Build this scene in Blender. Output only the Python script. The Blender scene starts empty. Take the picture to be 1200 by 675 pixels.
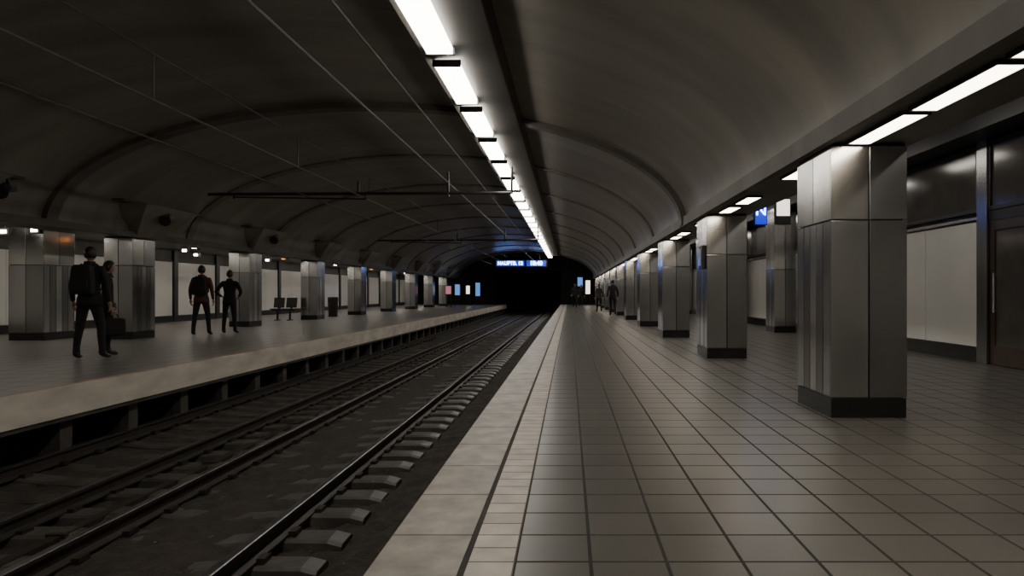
import bpy, bmesh, math, random
from mathutils import Vector, Matrix
random.seed(7)
S = bpy.context.scene
COL = S.collection

# ------------------------------------------------------------------ materials
def nodes_of(name):
    m = bpy.data.materials.new(name); m.use_nodes = True
    nt = m.node_tree; b = nt.nodes["Principled BSDF"]
    return m, nt, b

def pmat(name, c1, c2=None, rough=0.6, metal=0.0, scale=3.0, stretch=(1,1,1), bump=0.0, bscale=None,
         rvar=0.0, detail=6, spec=0.5, bstretch=None):
    m, nt, b = nodes_of(name)
    c2 = c2 or tuple(x*0.8 for x in c1)
    tc = nt.nodes.new("ShaderNodeTexCoord"); mp = nt.nodes.new("ShaderNodeMapping")
    mp.inputs["Scale"].default_value = stretch
    nt.links.new(tc.outputs["Object"], mp.inputs["Vector"])
    n = nt.nodes.new("ShaderNodeTexNoise"); n.inputs["Scale"].default_value = scale
    n.inputs["Detail"].default_value = detail
    nt.links.new(mp.outputs["Vector"], n.inputs["Vector"])
    r = nt.nodes.new("ShaderNodeValToRGB")
    r.color_ramp.elements[0].position = 0.32; r.color_ramp.elements[1].position = 0.68
    r.color_ramp.elements[0].color = (*c2, 1); r.color_ramp.elements[1].color = (*c1, 1)
    nt.links.new(n.outputs["Fac"], r.inputs["Fac"])
    nt.links.new(r.outputs["Color"], b.inputs["Base Color"])
    b.inputs["Metallic"].default_value = metal
    b.inputs["Roughness"].default_value = rough
    b.inputs["Specular IOR Level"].default_value = spec
    if rvar:
        mr = nt.nodes.new("ShaderNodeMapRange")
        mr.inputs["To Min"].default_value = rough-rvar; mr.inputs["To Max"].default_value = rough+rvar
        nt.links.new(n.outputs["Fac"], mr.inputs["Value"])
        nt.links.new(mr.outputs["Result"], b.inputs["Roughness"])
    if bump:
        n2 = nt.nodes.new("ShaderNodeTexNoise"); n2.inputs["Scale"].default_value = bscale or scale*6
        n2.inputs["Detail"].default_value = 5 if not bstretch else 1
        if bstretch:
            mp2 = nt.nodes.new("ShaderNodeMapping"); mp2.inputs["Scale"].default_value = bstretch
            nt.links.new(tc.outputs["Object"], mp2.inputs["Vector"]); nt.links.new(mp2.outputs["Vector"], n2.inputs["Vector"])
        else:
            nt.links.new(mp.outputs["Vector"], n2.inputs["Vector"])
        bp = nt.nodes.new("ShaderNodeBump"); bp.inputs["Strength"].default_value = bump
        bp.inputs["Distance"].default_value = 0.02
        nt.links.new(n2.outputs["Fac"], bp.inputs["Height"])
        nt.links.new(bp.outputs["Normal"], b.inputs["Normal"])
    return m

def emat(name, col, strength):
    m, nt, b = nodes_of(name)
    b.inputs["Base Color"].default_value = (*col, 1)
    b.inputs["Emission Color"].default_value = (*col, 1)
    b.inputs["Emission Strength"].default_value = strength
    return m

def tilemat(name, c1, c2, mortar, bw, rh, ox=0.0, oy=0.0, rough=0.35, msize=0.006, stain=0.5, offset=0.0, nscale=1.3, rv=0.03):
    m, nt, b = nodes_of(name)
    tc = nt.nodes.new("ShaderNodeTexCoord"); mp = nt.nodes.new("ShaderNodeMapping")
    mp.inputs["Location"].default_value = (ox, oy, 0)
    nt.links.new(tc.outputs["Object"], mp.inputs["Vector"])
    br = nt.nodes.new("ShaderNodeTexBrick"); br.offset = offset; br.squash = 1.0
    br.inputs["Scale"].default_value = 1.0
    br.inputs["Brick Width"].default_value = bw; br.inputs["Row Height"].default_value = rh
    br.inputs["Mortar Size"].default_value = msize; br.inputs["Mortar Smooth"].default_value = 0.2
    br.inputs["Color1"].default_value = (*c1, 1); br.inputs["Color2"].default_value = (*c2, 1)
    br.inputs["Mortar"].default_value = (*mortar, 1)
    nt.links.new(mp.outputs["Vector"], br.inputs["Vector"])
    n = nt.nodes.new("ShaderNodeTexNoise"); n.inputs["Scale"].default_value = nscale; n.inputs["Detail"].default_value = 8
    n.inputs["Roughness"].default_value = 0.6
    nt.links.new(tc.outputs["Object"], n.inputs["Vector"])
    mr = nt.nodes.new("ShaderNodeMapRange"); mr.inputs["From Min"].default_value = 0.3; mr.inputs["From Max"].default_value = 0.7
    mr.inputs["To Min"].default_value = 1-stain; mr.inputs["To Max"].default_value = 1.0
    nt.links.new(n.outputs["Fac"], mr.inputs["Value"])
    mx = nt.nodes.new("ShaderNodeMix"); mx.data_type = 'RGBA'; mx.blend_type = 'MULTIPLY'
    mx.inputs["Factor"].default_value = 1.0
    nt.links.new(br.outputs["Color"], mx.inputs["A"]); nt.links.new(mr.outputs["Result"], mx.inputs["B"])
    nt.links.new(mx.outputs["Result"], b.inputs["Base Color"])
    # joints are rougher than the tile faces
    r2 = nt.nodes.new("ShaderNodeMapRange"); r2.inputs["To Min"].default_value = rough; r2.inputs["To Max"].default_value = 0.9
    nt.links.new(br.outputs["Fac"], r2.inputs["Value"]); nt.links.new(r2.outputs["Result"], b.inputs["Roughness"])
    bp = nt.nodes.new("ShaderNodeBump"); bp.inputs["Strength"].default_value = 0.5; bp.inputs["Distance"].default_value = 0.004
    inv = nt.nodes.new("ShaderNodeMath"); inv.operation = 'SUBTRACT'; inv.inputs[0].default_value = 1.0
    nt.links.new(br.outputs["Fac"], inv.inputs[1]); nt.links.new(inv.outputs[0], bp.inputs["Height"])
    nt.links.new(bp.outputs["Normal"], b.inputs["Normal"])
    return m

M = {}
M['vault'] = pmat('vault_concrete', (0.262,0.238,0.203), (0.152,0.138,0.117), rough=0.42, scale=0.9, stretch=(0.35,1.6,0.5), bump=0.25, bscale=3.0, rvar=0.08)
M['rib'] = pmat('rib_concrete', (0.125,0.114,0.098), (0.088,0.08,0.069), rough=0.6, scale=2)
M['ribsoft'] = pmat('rib_concrete_light', (0.175,0.159,0.136), (0.115,0.105,0.09), rough=0.5, scale=2)
M['soffit'] = pmat('soffit_panel', (0.125,0.116,0.102), (0.095,0.088,0.077), rough=0.45, scale=1.5)
M['channel'] = pmat('channel_metal', (0.07,0.065,0.058), (0.048,0.044,0.04), rough=0.5, scale=1.5)
M['dark'] = pmat('dark_metal', (0.02,0.02,0.021), (0.012,0.012,0.012), rough=0.45, scale=4)
M['black'] = pmat('black_stone', (0.012,0.012,0.012), (0.007,0.007,0.007), rough=0.3, scale=8)
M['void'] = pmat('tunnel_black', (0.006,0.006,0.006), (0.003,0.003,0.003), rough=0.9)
def steel(n,c,r): return pmat(n, c, tuple(x*.84 for x in c), rough=r, metal=1, scale=1.1, stretch=(2,2,0.8), rvar=0.06, bump=0.30, bscale=2.2, detail=2, bstretch=(1,1,.55))
M['steel0'] = steel('brushed_steel', (0.49,0.49,0.485), 0.22)
M['steel1'] = steel('brushed_steel_dull', (0.31,0.312,0.31), 0.25)
M['steel2'] = steel('brushed_steel_bright', (0.72,0.705,0.68), 0.20)
M['floor'] = tilemat('platform_tiles', (0.128,0.119,0.106), (0.098,0.091,0.081), (0.026,0.023,0.02), 0.31, 0.31, ox=0.222, rough=0.31, stain=0.2, msize=0.0085, nscale=1.0)
M['floor_l'] = tilemat('platform_tiles_far', (0.205,0.192,0.172), (0.185,0.172,0.153), (0.1,0.09,0.08), 0.4, 0.4, rough=0.36, stain=0.2)
M['edge'] = tilemat('edge_stone', (0.38,0.339,0.288), (0.32,0.287,0.244), (0.13,0.115,0.10), 1.0, 0.62, ox=0.9, rough=0.5, stain=0.5, msize=0.007, nscale=6)
M['strip'] = tilemat('guide_strip', (0.57,0.513,0.437), (0.45,0.405,0.345), (0.17,0.15,0.125), 0.215, 0.155, ox=0.437-0.0, rough=0.5, stain=0.35, nscale=5)
M['lip'] = pmat('lip_concrete', (0.60,0.548,0.475), (0.38,0.345,0.30), rough=0.7, scale=1.2, stretch=(1,1,3), bump=0.2)
M['lipline'] = pmat('ochre_line', (0.45,0.27,0.12), (0.3,0.2,0.12), rough=0.6, scale=6)
M['conc_dark'] = pmat('dark_concrete', (0.055,0.048,0.042), (0.025,0.022,0.02), rough=0.9, scale=2, bump=0.3)  # dark mottled concrete for the groove, platform sides and recess
M['dirt'] = pmat('track_ballast', (0.042,0.033,0.026), (0.014,0.011,0.009), rough=0.95, scale=9, bump=1.0, bscale=40)
M['tie'] = pmat('sleeper', (0.078,0.071,0.063), (0.035,0.031,0.027), rough=0.5, scale=3, bump=0.3)
M['rust'] = pmat('rail_side', (0.035,0.028,0.023), (0.02,0.016,0.014), rough=0.6, metal=0.3, scale=10)
M['railtop'] = pmat('rail_top', (0.22,0.22,0.22), (0.14,0.14,0.14), rough=0.38, metal=1, scale=8)
M['panel'] = pmat('white_wall_panel', (0.80,0.79,0.76), (0.72,0.71,0.68), rough=0.14, scale=0.8)
M['ledge'] = pmat('aluminium_ledge', (0.7,0.7,0.69), (0.6,0.6,0.6), rough=0.25, metal=0.8)
M['glass'] = pmat('smoked_glass', (0.05,0.047,0.044), (0.085,0.075,0.066), rough=0.14, scale=2)
M['wall'] = pmat('grey_wall', (0.10,0.095,0.09), (0.07,0.066,0.062), rough=0.6)
M['wood'] = pmat('door_brown', (0.065,0.042,0.03), (0.042,0.028,0.021), rough=0.4, scale=3, stretch=(1,1,0.2))
M['tube'] = emat('tube_white', (1.0,0.94,0.84), 16.0)
M['tube2'] = emat('tube_warm', (1.0,0.87,0.69), 12.0)
M['hall_fill'] = emat('hall_fill_emit', (1.0,0.93,0.82), 12.5)  # glow of the added fill strips in the right hall
M['tube4'] = emat('tube_left', (1.0,0.92,0.80), 12.0)
M['blue'] = emat('sign_blue', (0.008,0.03,0.7), 1.2)
M['bluetext'] = emat('sign_text', (0.28,0.48,1.0), 13.0)
M['white_e'] = emat('sign_white', (1.0,0.92,0.78), 2.0)
M['cyan_e'] = emat('screen_cyan', (0.15,0.4,1.0), 0.7)
M['pink_e'] = emat('poster_pink', (0.9,0.35,0.45), 0.4)
M['orange_e'] = emat('lamp_orange', (1.0,0.35,0.08), 3.0)
M['wire'] = pmat('wire', (0.10,0.095,0.088), (0.075,0.072,0.068), rough=0.5)
M['leaf'] = pmat('litter', (0.25,0.19,0.11), (0.15,0.10,0.055), rough=0.8, scale=20)
M['skin'] = pmat('skin', (0.33,0.2,0.14), (0.28,0.165,0.115), rough=0.5)
M['hair'] = pmat('hair', (0.015,0.011,0.009), (0.008,0.006,0.005), rough=0.5, scale=30)
M['eye'] = pmat('eye', (0.02,0.015,0.01), rough=0.2)
M['shoe'] = pmat('shoe', (0.015,0.014,0.014), rough=0.5)
def cloth(name, c): return pmat(name, c, tuple(x*0.65 for x in c), rough=0.85, scale=14, bump=0.3)
M['c_black'] = cloth('cloth_black', (0.010,0.0095,0.010))
M['c_navy'] = cloth('cloth_navy', (0.016,0.018,0.024))
M['c_maroon'] = cloth('cloth_maroon', (0.10,0.038,0.027))
M['c_grey'] = cloth('cloth_grey', (0.04,0.038,0.036))
M['c_brown'] = cloth('cloth_brown', (0.03,0.024,0.02))
M['c_bag'] = cloth('cloth_bag', (0.014,0.013,0.014))

# ------------------------------------------------------------------ mesh builder
class MB:
    def __init__(s): s.v=[]; s.f=[]; s.m=[]; s.mats=[]
    def mi(s, k):
        if k not in s.mats: s.mats.append(k)
        return s.mats.index(k)
    def add(s, vs, fs, k):
        o=len(s.v); s.v += [tuple(p) for p in vs]; i=s.mi(k)
        for f in fs: s.f.append([a+o for a in f]); s.m.append(i)
    def box(s, x0,x1,y0,y1,z0,z1,k):
        vs=[(x0,y0,z0),(x1,y0,z0),(x1,y1,z0),(x0,y1,z0),(x0,y0,z1),(x1,y0,z1),(x1,y1,z1),(x0,y1,z1)]
        s.add(vs,[(0,3,2,1),(4,5,6,7),(0,1,5,4),(1,2,6,5),(2,3,7,6),(3,0,4,7)],k)
    def hexa(s, bot, top, k):
        s.add(list(bot)+list(top),[(0,3,2,1),(4,5,6,7),(0,1,5,4),(1,2,6,5),(2,3,7,6),(3,0,4,7)],k)
    def tube(s, p0, p1, r0, k, r1=None, n=8):
        p0=Vector(p0); p1=Vector(p1); r1=r0 if r1 is None else r1
        d=(p1-p0).normalized(); a=d.orthogonal().normalized(); b=d.cross(a)
        vs=[]
        for p,r in((p0,r0),(p1,r1)):
            for i in range(n):
                t=2*math.pi*i/n; vs.append(p+a*r*math.cos(t)+b*r*math.sin(t))
        fs=[(i,(i+1)%n,n+(i+1)%n,n+i) for i in range(n)]+[tuple(range(n-1,-1,-1)),tuple(range(n,2*n))]
        s.add(vs,fs,k)
    def obj(s, name, bevel=0, smooth=False, parent=None):
        me=bpy.data.meshes.new(name); me.from_pydata(s.v,[],s.f)
        for k in s.mats: me.materials.append(M[k])
        me.polygons.foreach_set("material_index", s.m)
        if smooth: me.polygons.foreach_set("use_smooth",[True]*len(s.f))
        me.update()
        o=bpy.data.objects.new(name,me); COL.objects.link(o)
        if bevel:
            bv=o.modifiers.new("bevel",'BEVEL'); bv.width=bevel; bv.segments=2; bv.limit_method='ANGLE'
        if parent: o.parent=parent
        return o

Y0,Y1=-16.0,64.0
XE=-0.80          # right platform edge
XL=-5.87          # left platform lip
VC,VA,VZ,VB=-4.0,6.3,2.42,2.4   # vault
XW=6.5; XWL=-15.0

# ------------------------------------------------------------------ floors
b=MB()
b.box(-0.222,XW,Y0,Y1,-1.2,0.0,'floor')
b.box(-0.412,-0.222,Y0,Y1,-1.2,0.0,'strip')
b.box(-0.440,-0.412,Y0,Y1,-1.2,-0.004,'conc_dark')
b.box(XE,-0.440,Y0,Y1,-0.14,0.0,'edge')
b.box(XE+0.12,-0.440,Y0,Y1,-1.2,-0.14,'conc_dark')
b.obj('platform')
b=MB()
b.box(XWL,XL-0.16,Y0,Y1,-0.34,0.0,'floor_l')
b.box(XL-0.16,XL-0.11,Y0,Y1,-0.34,0.001,'lipline')
b.box(XL-0.11,XL,Y0,Y1,-0.343,0.0,'lip')
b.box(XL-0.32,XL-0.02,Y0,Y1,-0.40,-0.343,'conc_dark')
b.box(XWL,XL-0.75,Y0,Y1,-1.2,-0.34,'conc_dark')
y=Y0+0.3
while y<Y1:
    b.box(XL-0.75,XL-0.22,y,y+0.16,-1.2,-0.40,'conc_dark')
    b.box(XL-0.24,XL-0.12,y-0.02,y+0.18,-1.1,-0.40,'tie')
    y+=1.25
b.obj('platform')

# track bed
nx,ny=56,520
vs=[];fs=[]
for j in range(ny+1):
    for i in range(nx+1):
        x=XL-0.8+(XE+0.13-XL+0.8)*i/nx; yy=Y0+(Y1+22-Y0)*(j/ny)
        z=-0.955+random.uniform(-0.022,0.022)-0.03*math.sin(x*2.2)+ (0.03 if x>-1.4 else 0)
        vs.append((x,yy,z))
for j in range(ny):
    for i in range(nx):
        a=j*(nx+1)+i; fs.append((a,a+1,a+nx+2,a+nx+1))
b=MB(); b.add(vs,fs,'dirt'); b.obj('floor',smooth=True)

# tracks
def rail(b,xc,y0,y1,zt):
    h=0.15; z0=zt-h
    prof=[(-.07,0),(.07,0),(.07,.012),(.012,.03),(.012,.105),(.036,.118),(.036,.145),(.028,.15),(-.028,.15),(-.036,.145),(-.036,.118),(-.012,.105),(-.012,.03),(-.07,.012)]
    n=len(prof)
    vs=[(xc+p[0],y0,z0+p[1]) for p in prof]+[(xc+p[0],y1,z0+p[1]) for p in prof]
    for i in range(n):
        k='railtop' if i in(6,7,8) else 'rust'
        j=(i+1)%n
        b.add([vs[i],vs[j],vs[n+j],vs[n+i]],[(0,1,2,3)],k)
    b.add(vs[:n],[tuple(range(n))],'rust')
def track(x0,x1,name):
    b=MB(); zt=-0.75
    rail(b,x0,Y0,84,zt); rail(b,x1,Y0,84,zt)
    xc=(x0+x1)/2; y=Y0+0.1
    st=[-1.22,-1.1,-0.92,-0.69,-0.45,-0.2,0,0.2,0.45,0.69,0.92,1.1,1.22]
    while y<78:
        w=0.27+random.uniform(-.015,.015); jz=random.uniform(-.014,.01); sk=random.uniform(-.03,.03)
        vs=[]
        for t in st:
            dz=-0.05*(1-min(1,(abs(t)/0.62))**2) if abs(t)<0.62 else (-0.03 if abs(t)>1.15 else 0)
            top=zt-0.152+dz+jz; x=xc+t; yy=y+sk*t
            vs+=[(x,yy-.02,-1.05),(x,yy,top-.02),(x,yy+.03,top),(x,yy+w-.03,top),(x,yy+w,top-.02),(x,yy+w+.02,-1.05)]
        fs=[]
        for i in range(len(st)-1):
            for q in range(5): a=i*6+q; fs.append((a,a+1,a+7,a+6))
        fs.append(tuple(range(5,-1,-1))); o=(len(st)-1)*6; fs.append(tuple(range(o,o+6)))
        b.add(vs,fs,'tie')
        if -1<y<30:
            for xr in(x0,x1):
                for s in(-1,1):
                    b.box(xr+s*.10-.03,xr+s*.10+.03,y+.06,y+.18,zt-.155,zt-.115,'rust')
        y+=0.58
    b.obj(name)
track(-3.75,-2.38,'railway_track')
track(-6.0,-4.63,'railway_track')
b=MB(); b.box(-4.27,-4.17,Y0,80,-0.97,-0.90,'rust'); 
y=Y0
while y<80: b.box(-4.30,-4.14,y,y+.05,-0.98,-0.885,'rust'); y+=2.4
b.obj('cable_conduit')
b=MB()
for i in range(150):
    y=random.uniform(3.5,22); x=random.choice([random.uniform(-2.2,-0.9),random.uniform(-4.6,-3.9),random.uniform(-3.6,-2.5)])
    s=random.uniform(.010,.024); a=random.uniform(0,6.28); z=-0.905 if not(-3.6<x<-2.5) else -0.93
    c,sn=math.cos(a)*s,math.sin(a)*s
    b.add([(x-c,y-sn,z),(x+sn*.6,y-c*.6,z+.006),(x+c,y+sn,z+.003),(x-sn*.6,y+c*.6,z+.008)],[(0,1,2,3)],'leaf')
b.obj('leaf_litter')

# ------------------------------------------------------------------ ceiling vault
def ell(t,off=0): return (VC+(VA-off)*math.cos(t), VZ+(VB-off)*math.sin(t))
N=64
def arch(b,y0,y1,off,k,thick=0.0):
    for i in range(N):
        t0,t1=math.pi*i/N,math.pi*(i+1)/N
        a,c=ell(t0,off),ell(t1,off)
        b.add([(a[0],y0,a[1]),(a[0],y1,a[1]),(c[0],y1,c[1]),(c[0],y0,c[1])],[(0,1,2,3)],k)
        if thick:
            e,f=ell(t0,off-thick),ell(t1,off-thick)
            for y in(y0,y1): b.add([(a[0],y,a[1]),(c[0],y,c[1]),(f[0],y,f[1]),(e[0],y,e[1])],[(0,1,2,3)],k)
vs=[];fs=[];NY=30
for j in range(NY+1):
    y=Y0+(Y1-Y0)*j/NY
    for i in range(N+1):
        p=ell(math.pi*i/N); vs.append((p[0],y,p[1]))
for j in range(NY):
    for i in range(N):
        a=j*(N+1)+i; fs.append((a,a+1,a+N+2,a+N+1))
b=MB(); b.add(vs,fs,'vault'); b.obj('ceiling',smooth=True)
b=MB(); b.box(2.3,3.05,Y0,Y1,2.42,2.60,'soffit'); b.box(2.95,3.05,Y0,Y1,2.6,3.8,'soffit'); b.box(3.05,XW,Y0,Y1,3.8,3.95,'soffit')
b.box(5.9,XW,Y0,Y1,3.45,3.8,'dark')
b.obj('ceiling')
b=MB(); b.box(-11.1,-10.3,Y0,Y1,2.42,2.6,'soffit'); b.box(XWL,-11.1,Y0,Y1,2.7,2.85,'soffit'); b.box(-11.1,-11.0,Y0,Y1,2.6,2.72,'soffit')
b.obj('ceiling')
ry=[13.3]; 
while ry[-1]<58: ry.append(ry[-1]+5.0)
for i,y in enumerate(ry):
    b=MB(); arch(b,y,y+0.30,0.11 if i==0 else 0.05,'rib' if i==0 else 'ribsoft',0.2); b.obj('ceiling_rib')

b=MB()
b.hexa([(-1.98,Y0,4.30),(-0.98,Y0,4.36),(-0.98,60,4.36),(-1.98,60,4.30)],[(-1.98,Y0,4.72),(-0.88,Y0,4.56),(-0.88,60,4.56),(-1.98,60,4.72)],'channel')
b.obj('light_channel',bevel=0.01)
b=MB(); y=9.4-2.35*10
while y<60:
    b.box(-1.85,-1.52,y,y+1.85,4.21,4.30,'tube')
    b.box(-1.88,-1.49,y-.03,y,4.205,4.30,'dark'); b.box(-1.88,-1.49,y+1.85,y+1.88,4.205,4.30,'dark')
    y+=2.35
b.obj('hall_fill_light')
# right soffit lamps ending at each column
cols=[6.0+5.4*i for i in range(-4,11)]
b=MB()
for c in cols:
    for q in range(4):
        if c>6.1 and q==2: continue
        y=c-0.06-1.09*(q+1)+.11; L=.98 if c<6.1 else .72
        b.box(2.43,2.61,y,y+L,2.395,2.42,'tube2')
        b.box(2.41,2.43,y-.01,y+L+.01,2.39,2.42,'dark'); b.box(2.61,2.63,y-.01,y+L+.01,2.39,2.42,'dark')
        b.box(2.43,2.61,y+L,y+L+.02,2.39,2.42,'dark'); b.box(2.43,2.61,y-.02,y,2.39,2.42,'dark')
b.obj('hall_fill_light')
b=MB(); y=-12  # added fill strips, hidden behind the soffit, to brighten the right wall panels
while y<62: b.box(4.45,4.7,y,y+1.6,3.76,3.8,'hall_fill'); y+=3.6
b.obj('hall_fill_light')
b=MB(); y=2
while y<62:
    b.box(-12.9,-12.7,y,y+1.4,2.66,2.70,'tube4')
    b.box(-11.75,-11.65,y+1.1,y+1.9,2.64,2.70,'tube4')
    y+=2.9
b.obj('hall_fill_light')

# ------------------------------------------------------------------ steel columns
def column_mesh(name,w,d,h,seam=1.74):
    b=MB(); g=0.013; t=0.022
    b.box(-w/2+t,w/2-t,-d/2+t,d/2-t,0,h,'black')
    b.box(-w/2+.004,w/2-.004,-d/2+.004,d/2-.004,0,0.17,'black')
    b.box(-w/2+.012,w/2-.012,-d/2+.012,d/2-.012,h-.03,h,'black')
    zones=[(0.178,seam-g/2),(seam+g/2,h-.03)]
    for zi,(z0,z1) in enumerate(zones):
        for sgn in(-1,1):
            n=2
            for i in range(n):
                a=-w/2+w*i/n+(g/2 if i else .0); c=-w/2+w*(i+1)/n-(g/2 if i<n-1 else 0)
                y0,y1=(-d/2,-d/2+t) if sgn<0 else (d/2-t,d/2)
                b.box(a,c,y0,y1,z0,z1,['steel0','steel1'][i] if zi==0 else ['steel2','steel0'][i])
            n=5 if zi==0 else 2
            for i in range(n):
                a=-d/2+t+(d-2*t)*i/n+g/2; c=-d/2+t+(d-2*t)*(i+1)/n-g/2
                x0,x1=(-w/2,-w/2+t) if sgn<0 else (w/2-t,w/2)
                b.box(x0,x1,a,c,z0,z1,['steel0','steel1','steel2','steel1','steel0'][i] if zi==0 else ['steel2','steel0'][i])
    o=b.obj(name,bevel=0.003); return o
proto=column_mesh('steel_column',0.67,0.88,2.42)
cx=2.30+0.335
proto.location=(cx,cols[0]+.44,0)
def dup(o,loc):
    n=bpy.data.objects.new(o.name.split('.')[0],o.data); COL.objects.link(n); n.location=loc
    for m in o.modifiers:
        k=n.modifiers.new(m.name,m.type); k.width=m.width; k.segments=m.segments; k.limit_method=m.limit_method
    return n
for c in cols[1:]: dup(proto,(cx,c+.44,0))
lcols=[10.2+5.9*i for i in range(9)]
for c in lcols: dup(proto,(-10.3-.335,c+.44,0))
pw=column_mesh('steel_column',0.8,1.0,2.7); pw.location=(-12.1-.4,16.2,0)
pt=column_mesh('steel_column',0.6,0.8,3.45); pt.location=(5.95,19.2,0)
for c in (24.6,30,35.4,40.8,46.2): dup(pt,(5.95,c,0))

for c in [4.3]+lcols:
    b=MB(); yc=c+.44
    b.hexa([(-10.62,yc-.45,2.42),(-10.2,yc-.45,2.42),(-10.2,yc+.45,2.42),(-10.62,yc+.45,2.42)],
           [(-10.3,yc-1.5,3.1),(-9.55,yc-1.1,3.12),(-9.55,yc+1.1,3.12),(-10.3,yc+1.5,3.1)],'vault')
    b.box(-10.35,-9.75,yc-1.6,yc+1.6,3.12,3.17,'rib')
    b.obj('vault_bracket')
b=MB(); b.box(-10.32,-10.18,Y0,Y1,2.40,2.54,'rib'); b.obj('trim_1')
b=MB(); b.box(2.22,2.30,Y0,Y1,2.40,2.58,'rib'); b.obj('trim_2')

# ------------------------------------------------------------------ walls
def side_wall(X,dr,ys,name,ztop,door=None):
    b=MB(); b.box(min(X,X+dr*.2),max(X,X+dr*.2),Y0,Y1,0,3.95 if dr>0 else 2.85,'wall')
    for k in range(len(ys)-1):
        y0,y1=ys[k],ys[k+1]
        xa,xb=sorted((X-dr*.10,X))
        b.box(xa,xb,y0-.13,y0+.13,0,ztop,'steel1' if dr>0 else 'dark')
        xa,xb=sorted((X-dr*.03,X)); 
        if k!=door:
            mid=(y0+y1)/2
            b.box(xa,xb,y0+.15,mid-.008,0.24,2.22 if dr>0 else 2.3,'panel')
            b.box(xa,xb,mid+.008,y1-.15,0.24,2.22 if dr>0 else 2.3,'panel')
            xc,xd=sorted((X-dr*.06,X)); b.box(xc,xd,y0+.13,y1-.13,2.25,2.30,'ledge' if dr>0 else 'dark')
    o=b.obj(name,bevel=0.004)
    b=MB()
    for k in range(len(ys)-1):
        if k!=door:
            xa,xb=sorted((X-dr*.07,X)); b.box(xa,xb,ys[k]+.13,ys[k+1]-.13,0,.22,'black')
    b.obj('baseboard_'+name.split('_')[1])
ysr=[-14.6+3.6*i for i in range(22)]
side_wall(XW,1,ysr,'wall_right',3.45,door=6)
for n in range(5,12):
    y0,y1=ysr[n]+.13,ysr[n+1]-.13
    b=MB(); b.box(XW-.05,XW,y0+.06,y1-.06,2.42,3.36,'glass')
    for z in(2.36,3.36): b.box(XW-.08,XW,y0,y1,z,z+.06,'dark')
    for y in(y0,y1-.06): b.box(XW-.08,XW,y,y+.06,2.36,3.42,'dark')
    b.obj('window_%d'%(n-4),bevel=.004)
b=MB(); y0,y1=ysr[6]+.13,ysr[7]-.13
b.box(XW-.06,XW,y0,y1,2.2,2.36,'dark')
n=3; wd=(y1-y0)/n
for i in range(n):
    a,c=y0+wd*i,y0+wd*(i+1)
    b.box(XW-.05,XW,a+.01,a+.12,0.01,2.2,'wood'); b.box(XW-.05,XW,c-.12,c-.01,0.01,2.2,'wood')
    b.box(XW-.05,XW,a+.12,c-.12,0.01,.3,'wood'); b.box(XW-.05,XW,a+.12,c-.12,2.05,2.2,'wood')
    b.box(XW-.03,XW,a+.12,c-.12,.3,2.05,'glass'); b.tube((XW-.1,c-.17,.8),(XW-.1,c-.17,1.4),.015,'ledge')
    for z in(.83,1.37): b.tube((XW-.1,c-.17,z),(XW-.03,c-.17,z),.01,'ledge')
b.obj('door_1')
ysl=[-2+3.1*i for i in range(22)]
side_wall(XWL,-1,ysl,'wall_left',2.7)
b=MB()
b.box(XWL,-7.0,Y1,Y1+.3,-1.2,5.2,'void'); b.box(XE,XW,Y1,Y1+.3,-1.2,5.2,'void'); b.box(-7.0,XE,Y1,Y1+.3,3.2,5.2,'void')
b.obj('wall_end')
b=MB(); b.box(XWL,XW,Y0-.3,Y0,-1.2,5.2,'wall'); b.obj('wall_back')
b=MB()
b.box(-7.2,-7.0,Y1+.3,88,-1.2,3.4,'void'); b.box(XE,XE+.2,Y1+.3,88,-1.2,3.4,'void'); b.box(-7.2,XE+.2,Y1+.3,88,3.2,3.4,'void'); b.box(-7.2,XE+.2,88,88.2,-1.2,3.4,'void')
b.obj('tunnel_portal')

# ------------------------------------------------------------------ signs & lights
def text(name,s,size,loc,mat,parent,rot=(math.pi/2,0,0),bold=0.0):
    cu=bpy.data.curves.new(name,'FONT'); cu.body=s; cu.size=size; cu.extrude=.004; cu.align_x='CENTER'; cu.align_y='CENTER'; cu.offset=bold
    o=bpy.data.objects.new(name,cu); COL.objects.link(o); o.data.materials.append(M[mat])
    o.location=loc; o.rotation_euler=rot; o.parent=parent; return o
def empty(name,loc=(0,0,0)):
    o=bpy.data.objects.new(name,None); COL.objects.link(o); o.location=loc; return o
e=empty('destination_display',(-4.2,60,3.68))
b=MB(); b.box(-2.3,2.25,0,.2,-.3,.3,'dark'); b.box(-2.2,.25,-.01,0,-.25,.25,'blue'); b.box(.45,2.15,-.01,0,-.25,.25,'blue')
for x in(-1.6,1.6): b.tube((x,.1,.3),(x,.1,.9),.03,'dark')
b.obj('housing',parent=e)
text('text_1','HAUPTB. 12',.42,(-.98,-.02,0),'bluetext',e,bold=.012); text('text_2','18:40',.5,(1.3,-.02,0),'bluetext',e,bold=.016)
e=empty('platform_sign',(3.93,14,2.74))
b=MB(); b.box(-.13,.13,0,.1,-.25,.25,'dark'); b.box(-.115,.115,-.01,0,-.235,.235,'blue'); b.tube((0,.05,.25),(0,.05,1.06),.02,'dark')
b.obj('housing',parent=e); text('letter','N',.3,(0,-.02,.04),'bluetext',e)
e=empty('exit_sign',(3.95,12.6,2.6))
b=MB(); b.box(-.14,.14,0,.1,-.24,.24,'dark'); b.box(-.12,.12,-.01,0,-.08,.22,'white_e'); b.tube((0,.05,.24),(0,.05,1.2),.02,'dark')
b.obj('housing',parent=e)
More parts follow.
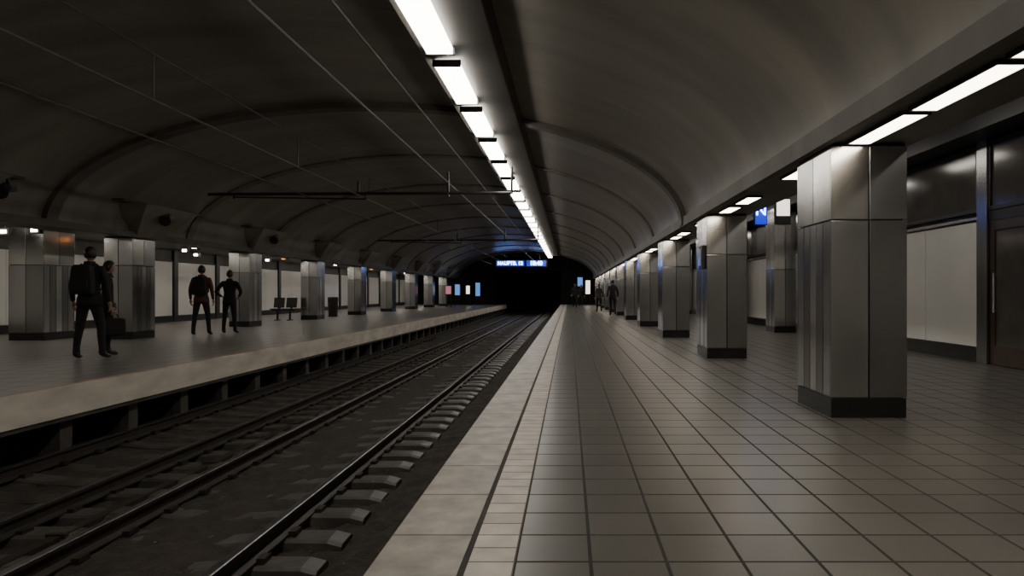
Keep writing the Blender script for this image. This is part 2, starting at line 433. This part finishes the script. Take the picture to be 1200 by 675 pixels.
def lightbox(x,y,z0,z1,w,k,name='advert_lightbox'):
    b=MB(); b.box(x-w/2-.04,x+w/2+.04,y,y+.14,z0-.04,z1+.04,'dark'); b.box(x-w/2,x+w/2,y-.01,y,z0,z1,k)
    b.box(x-w/2,x-w/2+.05,y+.03,y+.1,0,z0-.04,'dark'); b.box(x+w/2-.05,x+w/2,y+.03,y+.1,0,z0-.04,'dark')
    b.obj(name)
for a in [(-9.5,58,.9,1.8,.4,'cyan_e'),(-8.3,62,.8,2.0,.4,'cyan_e'),(-9.2,52,1.0,1.6,.4,'pink_e'),(-8.9,60,1.0,1.7,.3,'white_e'),
          (1.7,62,1.0,2.2,.4,'white_e'),(1.0,62.5,1.7,2.5,.45,'cyan_e')]:
    lightbox(*a)
for (x,y,k) in [(-11.3,17.5,'orange_e'),(-11.4,24,'orange_e'),(-11.6,14.8,'tube4'),(-11.2,20.4,'tube4'),(-11.4,30,'tube4'),(-11.3,27,'orange_e'),(-11.3,33,'tube4'),(-11.3,36,'tube4'),(-11.3,42,'tube4'),(-12.6,15.2,'tube4'),(-12.8,19,'tube4'),(-12.4,22,'tube4'),(-12.2,25.5,'orange_e'),(-11.3,47,'tube4'),(-11.3,39,'orange_e'),(-13.6,21,'tube4'),(-13.4,24.5,'tube4'),(-12.6,28.5,'tube4')]:
    b=MB(); b.box(x-.12,x+.12,y,y+.1,2.38,2.54,'dark'); b.box(x-.07,x+.07,y-.01,y,2.42,2.50,k); b.tube((x,y+.05,2.54),(x,y+.05,2.7),.015,'dark')
    b.obj('hall_lamp')
for y in(11.8,16.5,22.5):
    b=MB(); b.tube((-9.7,y,2.95),(-9.7,y,3.15),.03,'dark'); b.tube((-9.7,y,2.95),(-9.6,y-.3,2.8),.05,'dark',.13,n=14); b.box(-9.76,-9.64,y-.05,y+.12,2.86,3.0,'dark')
    b.obj('loudspeaker')

# ------------------------------------------------------------------ catenary
def wire(x,H,name='overhead_wire'):
    b=MB(); b.tube((x,Y0+.05,1.1+H),(x,59,1.1+H),.018,'wire',n=6); return b
b=wire(-5.4,2.5); b.tube((-5.4,Y0+.05,4.2),(-5.4,59,4.2),.017,'wire',n=6)
for y in (4.1,8.87,13.6,18.4,23.2,28,33,38): b.tube((-5.4,y,3.6),(-5.4,y,4.2),.013,'wire',n=6)
b.obj('overhead_wire')
b=wire(-6.7,2.47); b.obj('overhead_wire')
b=wire(-3.1,2.82); b.obj('overhead_wire')
b=wire(-2.68,3.3); b.obj('overhead_wire')
for (y,xr) in [(17.5,-1.47),(33.0,-1.5)]:
    b=MB(); b.tube((-9.25,y,3.62),(xr,y,3.66),.04,'dark',n=10)
    b.tube((-8.6,y,3.55),(-5.2,y,3.50),.02,'dark'); 
    for x in(-8.6,-5.2): b.tube((x,y,3.5),(x,y,3.66),.02,'dark')
    for x in(-5.4,-3.1): b.tube((x,y,3.56),(x,y,3.95 if x<-4 else 4.2),.035,'dark',n=10)
    b.tube((xr,y,3.64),(xr,y,4.32),.03,'dark')
    b.obj('catenary_beam')

# ------------------------------------------------------------------ bench and bin, left platform
b=MB(); bx,by=-11.25,27.0
for i in range(2):
    x=bx-.6+i*.5
    b.box(x,x+.42,by,by+.4,.43,.47,'c_grey'); b.hexa([(x,by+.36,.5),(x+.42,by+.36,.5),(x+.42,by+.40,.5),(x,by+.40,.5)],[(x,by+.44,.9),(x+.42,by+.44,.9),(x+.42,by+.48,.9),(x,by+.48,.9)],'c_grey')
    b.box(x+.17,x+.25,by+.36,by+.42,.43,.62,'dark')
b.box(bx-.6,bx+.32,by+.16,by+.24,.38,.43,'dark')
for x in(bx-.4,bx+.1): b.box(x,x+.06,by+.16,by+.24,0,.4,'dark'); b.box(x-.02,x+.08,by,by+.4,0,.03,'dark')
b.obj('platform_bench',bevel=.008)
b=MB(); BX,BY=-10.9,31.5; b.tube((BX,BY,0.05),(BX,BY,.85),.2,'dark',.24,n=20); b.tube((BX,BY,0),(BX,BY,.05),.22,'black',n=20); b.tube((BX,BY,.85),(BX,BY,.9),.26,'steel1',.2,n=20)
b.obj('litter_bin')
b=MB(); b.box(2.24,2.297,11.5,11.8,1.5,1.9,'dark'); b.box(2.225,2.24,11.53,11.77,1.55,1.85,'steel2'); b.obj('notice_box',bevel=.005)

# ------------------------------------------------------------------ people
def skin(verts,edges,radii,root=0,sub=2):
    me=bpy.data.meshes.new('t'); me.from_pydata(verts,edges,[]); me.update()
    o=bpy.data.objects.new('t',me); COL.objects.link(o)
    md=o.modifiers.new('s','SKIN'); md.use_smooth_shade=True
    for i,r in enumerate(radii):
        sv=me.skin_vertices[0].data[i]; sv.radius=r if isinstance(r,tuple) else (r,r); sv.use_root=(i==root)
    ss=o.modifiers.new('u','SUBSURF'); ss.levels=sub; ss.render_levels=sub
    dg=bpy.context.evaluated_depsgraph_get(); r=bpy.data.meshes.new_from_object(o.evaluated_get(dg))
    bpy.data.objects.remove(o); return r
def segdist(p,a,b):
    ab=b-a; t=max(0,min(1,(p-a).dot(ab)/max(ab.length_squared,1e-9))); return (p-(a+ab*t)).length
def link(name,me,parent,mats=None):
    o=bpy.data.objects.new(name,me); COL.objects.link(o); o.parent=parent
    if mats is not None:
        me.materials.clear()
        for m in mats: me.materials.append(M[m])
    for p in me.polygons: p.use_smooth=True
    return o
def person(name,loc,rot,height,top,bot,pose=None,bag=None,hood=False,female=False,headturn=0):
    P=dict(kl=(-.10,.03,.50),al=(-.11,-.02,.10),kr=(.10,.03,.50),ar=(.11,-.02,.10),
           el=(-.25,-.03,1.14),wl=(-.26,.05,.90),er=(.25,-.03,1.14),wr=(.26,.05,.90),lean=0.0)
    if pose: P.update(pose)
    L=P['lean']; sw=.165 if female else .185
    E=empty(name,loc); E.rotation_euler=(0,0,rot); k=height/1.77; E.scale=(k,k,k)
    V=[];R=[];B=[];lab=[]
    def a(p,r): V.append(p); R.append(r); return len(V)-1
    def c(i,j,l): B.append((i,j)); lab.append(l)
    pel=a((0,0,.96),(.145,.11)); sp=a((0,L*.3,1.12),(.135,.105)); ch=a((0,L*.8,1.32),(.165,.12)); nb=a((0,L,1.47),(.075,.07)); nk=a((0,L+.015,1.57),(.052,.055))
    c(pel,sp,1);c(sp,ch,1);c(ch,nb,1);c(nb,nk,2)
    for s,kk,an,el,wr in((-1,'kl','al','el','wl'),(1,'kr','ar','er','wr')):
        sh=a((s*sw,L*.9,1.41),(.068,.072)); e_=a(P[el],.050); w=a(P[wr],.032)
        c(ch,sh,1);c(sh,e_,1);c(e_,w,1)
        hp=a((s*.09,0,.88),(.095,.10)); kn=a(P[kk],.066); ca=a(tuple(Vector(P[kk]).lerp(Vector(P[an]),.35)+Vector((0,-.015,0))),.060); ak=a(P[an],.045)
        A=Vector(P[an]); hl=a((A.x,A.y-.035,A.z-.045),(.040,.035)); bl=a((A.x+s*.01,A.y+.10,A.z-.06),(.045,.032)); to=a((A.x+s*.02,A.y+.18,A.z-.068),(.036,.024))
        c(pel,hp,0);c(hp,kn,0);c(kn,ca,0);c(ca,ak,0);c(ak,hl,3);c(ak,bl,3);c(bl,to,3)
    me=skin(V,B,R,root=pel)
    me.materials.clear()
    for m in (bot,top,'skin','shoe'): me.materials.append(M[m])
    VV=[Vector(v) for v in V]
    for p in me.polygons:
        cc=p.center; best=min(range(len(B)),key=lambda i:segdist(cc,VV[B[i][0]],VV[B[i][1]]))
        l=lab[best]
        if l==0 and cc.z>.86: l=1
        if l==2 and cc.z<1.50: l=1
        p.material_index=l
    link('body',me,E)
    # jacket hem
    h=MB(); n=20; ring=[]
    for z,rx,ry in((.98,.172,.132),(.90,.182,.142),(.84,.186,.146),(.84,.17,.13)):
        ring+= [(rx*math.cos(2*math.pi*i/n),ry*math.sin(2*math.pi*i/n),z) for i in range(n)]
    h.add(ring,[(q*n+i,q*n+(i+1)%n,(q+1)*n+(i+1)%n,(q+1)*n+i) for q in range(3) for i in range(n)],top)
    h.obj('jacket_hem',smooth=True,parent=E)
    # hands
    for s,el,wr,nm in((-1,'el','wl','hand_l'),(1,'er','wr','hand_r')):
        W=Vector(P[wr]); d=(W-Vector(P[el])).normalized(); f=Vector((0,1,0)); f=(f-d*f.dot(d)).normalized(); inn=Vector((-s,0,0)); inn=(inn-d*inn.dot(d)-f*inn.dot(f)).normalized()
        v=[W-d*.01, W+d*.035, W+d*.075]; e=[(0,1),(1,2)]; r=[.026,(.034,.02),(.036,.018)]
        for q,(o,ln) in enumerate(((-.030,.062),(-.010,.078),(.010,.084),(.029,.072))):
            b0=len(v); p0=W+d*.085+f*o; p1=p0+d*ln*.5+inn*.006; p2=p1+d*ln*.32+inn*.018; p3=p2+d*ln*.15+inn*.02
            v+=[p0,p1,p2,p3]; e+=[(2,b0),(b0,b0+1),(b0+1,b0+2),(b0+2,b0+3)]; r+=[.010,.0092,.0085,.007]
        b0=len(v); v+=[W+d*.03+f*.035,W+d*.06+f*.055+inn*.012,W+d*.09+f*.056+inn*.022]; e+=[(1,b0),(b0,b0+1),(b0+1,b0+2)]; r+=[.013,.011,.009]
        link(nm,skin([tuple(x) for x in v],e,r,root=1,sub=1),E,['skin'])
    # head
    bm=bmesh.new(); bmesh.ops.create_uvsphere(bm,u_segments=32,v_segments=24,radius=1)
    hc=Vector((0,L+.03,1.655)); Rz=Matrix.Rotation(headturn,3,'Z')
    def shape(v,inf=0):
        x,y,z=v
        wx=.077*(1-.22*max(0,-z)**1.5); dy=.096 if y<0 else .092*(1-.12*max(0,-z))
        X=x*wx*(1+inf); Yy=y*dy*(1+inf); Z=z*.118*(1+inf*.6)
        if z<-.2 and y<0: Yy*=1-.35*min(1,(-z-.2))
        if not inf and y>0:
            Yy+=.022*math.exp(-((x/.16)**2)-(((z+.12)/.2)**2))      # nose
            Yy+=.006*math.exp(-((x/.35)**2)-(((z+.52)/.09)**2))      # lips
            Yy-=.010*(math.exp(-(((abs(x)-.42)/.18)**2)-(((z-.02)/.12)**2))) # eye sockets
            Yy+=.008*math.exp(-((x/.3)**2)-(((z+.85)/.15)**2))       # chin
        return Vector((X,Yy,Z))
    for v in bm.verts: v.co=hc+Rz@shape(v.co)
    me=bpy.data.meshes.new('head'); bm.to_mesh(me); bm.free(); link('head',me,E,['skin'])
    b=MB()
    for s in(-1,1):
        p=[(s*.075,-.005,-.03),(s*.088,-.02,-.01),(s*.092,-.022,.02),(s*.084,-.008,.032),(s*.075,.004,.01)]
        q=[(x-s*.012,y+.004,z) for x,y,z in p]
        b.add([hc+Rz@Vector(t) for t in p+q],[(0,1,2,3,4),(9,8,7,6,5)]+[(i,(i+1)%5,5+(i+1)%5,5+i) for i in range(5)],'skin')
        c0=hc+Rz@Vector((s*.031,.080,.002)); b.tube(c0,c0+Rz@Vector((0,.007,0)),.010,'eye',.005,n=10)
    c0=hc+Rz@Vector((-.022,.086,-.062)); c1=hc+Rz@Vector((.022,.086,-.062)); b.tube(c0,c1,.0035,'c_maroon',n=6)
    b.obj('ears_eyes_mouth',smooth=True,parent=E)
    bm=bmesh.new(); bmesh.ops.create_uvsphere(bm,u_segments=32,v_segments=24,radius=1)
    dele=[f for f in bm.faces if (lambda c:(c.z<(-.62 if female else -.55)+max(0,c.y+.15)*(1.45 if not hood else .9)))(f.calc_center_median())]
    bmesh.ops.delete(bm,geom=dele,context='FACES')
    for v in bm.verts: v.co=hc+Rz@shape(v.co,.13 if hood else .085)
    me=bpy.data.meshes.new('hair'); bm.to_mesh(me); bm.free(); o=link('hair',me,E,[top if hood else 'hair'])
    sm=o.modifiers.new('t','SOLIDIFY'); sm.thickness=.008; sm.offset=0
    if female:
        b=MB(); b.tube(hc+Vector((0,-.085,-.02)),hc+Vector((0,-.13,-.2)),.05,'hair',.025,n=12); b.obj('ponytail',smooth=True,parent=E)
    # collar
    b=MB(); n=16; rg=[]
    for z,r in((1.46,.105),(1.50,.083),(1.54,.074),(1.54,.062)): rg+=[(r*math.cos(2*math.pi*i/n),L+.005+r*math.sin(2*math.pi*i/n),z) for i in range(n)]
    b.add(rg,[(q*n+i,q*n+(i+1)%n,(q+1)*n+(i+1)%n,(q+1)*n+i) for q in range(3) for i in range(n)],top); b.obj('collar',smooth=True,parent=E)
    if bag=='backpack':
        bm=bmesh.new(); bmesh.ops.create_cube(bm,size=1); bmesh.ops.subdivide_edges(bm,edges=bm.edges[:],cuts=3,use_grid_fill=True)
        for v in bm.verts:
            z=v.co.z+.5; v.co=Vector((v.co.x*.32*(1-.18*z*z),L*.6-.20+v.co.y*.17*(1-.3*abs(z-.35)),1.02+z*.46))
        me=bpy.data.meshes.new('bp'); bm.to_mesh(me); bm.free(); o=link('backpack',me,E,['c_bag']); u=o.modifiers.new('s','SUBSURF'); u.levels=2; u.render_levels=2
        b=MB()
        for s in(-1,1):
            pts=[(s*.09,L*.9-.12,1.42),(s*.11,L*.9-.02,1.495),(s*.115,L*.9+.09,1.43),(s*.125,L*.6+.135,1.25),(s*.15,L*.5+.06,1.10),(s*.13,-.12,1.06)]
            for p,q in zip(pts,pts[1:]): b.tube(p,q,.016,'c_bag',n=6)
        b.box(-.11,.11,L*.6-.315,L*.6-.27,1.08,1.28,'c_bag'); b.obj('backpack_straps',parent=E)
    if bag in('handbag_r','handbag_l'):
        W=Vector(P['wr' if bag.endswith('r') else 'wl']); g=W+Vector((0,.02,-.12))
        bm=bmesh.new(); bmesh.ops.create_cube(bm,size=1); bmesh.ops.subdivide_edges(bm,edges=bm.edges[:],cuts=3,use_grid_fill=True)
        for v in bm.verts:
            z=v.co.z; v.co=g+Vector((v.co.x*.17*(1-.5*max(0,z)),v.co.y*.40,-.24+z*.32))
        me=bpy.data.meshes.new('hb'); bm.to_mesh(me); bm.free(); o=link('travel_bag',me,E,['c_bag']); u=o.modifiers.new('s','SUBSURF'); u.levels=1; u.render_levels=1
        b=MB(); 
        for s in(-1,1):
            pts=[g+Vector((s*.02,-.10,-.10)),g+Vector((s*.01,-.04,.02)),g+Vector((s*.01,.04,.02)),g+Vector((s*.02,.10,-.10))]
            for p,q in zip(pts,pts[1:]): b.tube(p,q,.009,'c_bag',n=6)
        b.obj('bag_handles',parent=E)
    return E
def at(px,py):  # ground point from viewing estimates
    d=880.0/(py-343); return ((px-667)*d/800.0,d,0.0)
walk=dict(kl=(-.09,.16,.52),al=(-.09,.22,.10),kr=(.10,-.02,.50),ar=(.11,-.26,.16),wl=(-.27,-.06,.92),el=(-.25,-.10,1.14),wr=(.26,.15,.93))
stride=dict(kl=(-.15,.02,.50),al=(-.19,-.02,.10),kr=(.14,.06,.50),ar=(.17,.04,.10))
akimbo=dict(el=(-.34,-.10,1.16),wl=(-.22,.07,1.03),er=(.34,-.10,1.16),wr=(.22,.07,1.03),kl=(-.13,.02,.5),al=(-.16,0,.10),kr=(.12,.02,.5),ar=(.15,0,.10))
person('standing_man',at(105,421),0.15,1.86,'c_black','c_black',stride,'backpack',headturn=.1)
person('standing_woman',at(126,416),-0.9,1.66,'c_brown','c_black',dict(wr=(.30,.04,.90)), 'handbag_r',female=True)
person('walking_man',at(236,393),0.25,1.80,'c_maroon','c_navy',stride,'backpack')
person('standing_man',at(269,391),0.15,1.70,'c_black','c_black',akimbo)
person('walking_man',at(718,370),0.0,1.72,'c_black','c_black',walk)
person('walking_woman',at(702,366),0.1,1.60,'c_grey','c_black',walk,female=True)
person('walking_man',at(674,361),math.pi,1.75,'c_navy','c_black',walk)
person('walking_man',at(681,360),math.pi,1.7,'c_black','c_navy',walk)

# ------------------------------------------------------------------ world, camera
w=bpy.data.worlds.new('World'); S.world=w; w.use_nodes=True
w.node_tree.nodes['Background'].inputs[0].default_value=(0.5,0.48,0.45,1); w.node_tree.nodes['Background'].inputs[1].default_value=0.01
cam=bpy.data.cameras.new('Camera'); co=bpy.data.objects.new('Camera',cam); COL.objects.link(co)
co.location=(0,0,1.1); co.rotation_euler=(math.pi/2,0,0)
cam.sensor_width=36; cam.lens=24; cam.shift_x=(600-667)/1200; cam.shift_y=(343-337.5)/1200; cam.clip_end=300
S.camera=co
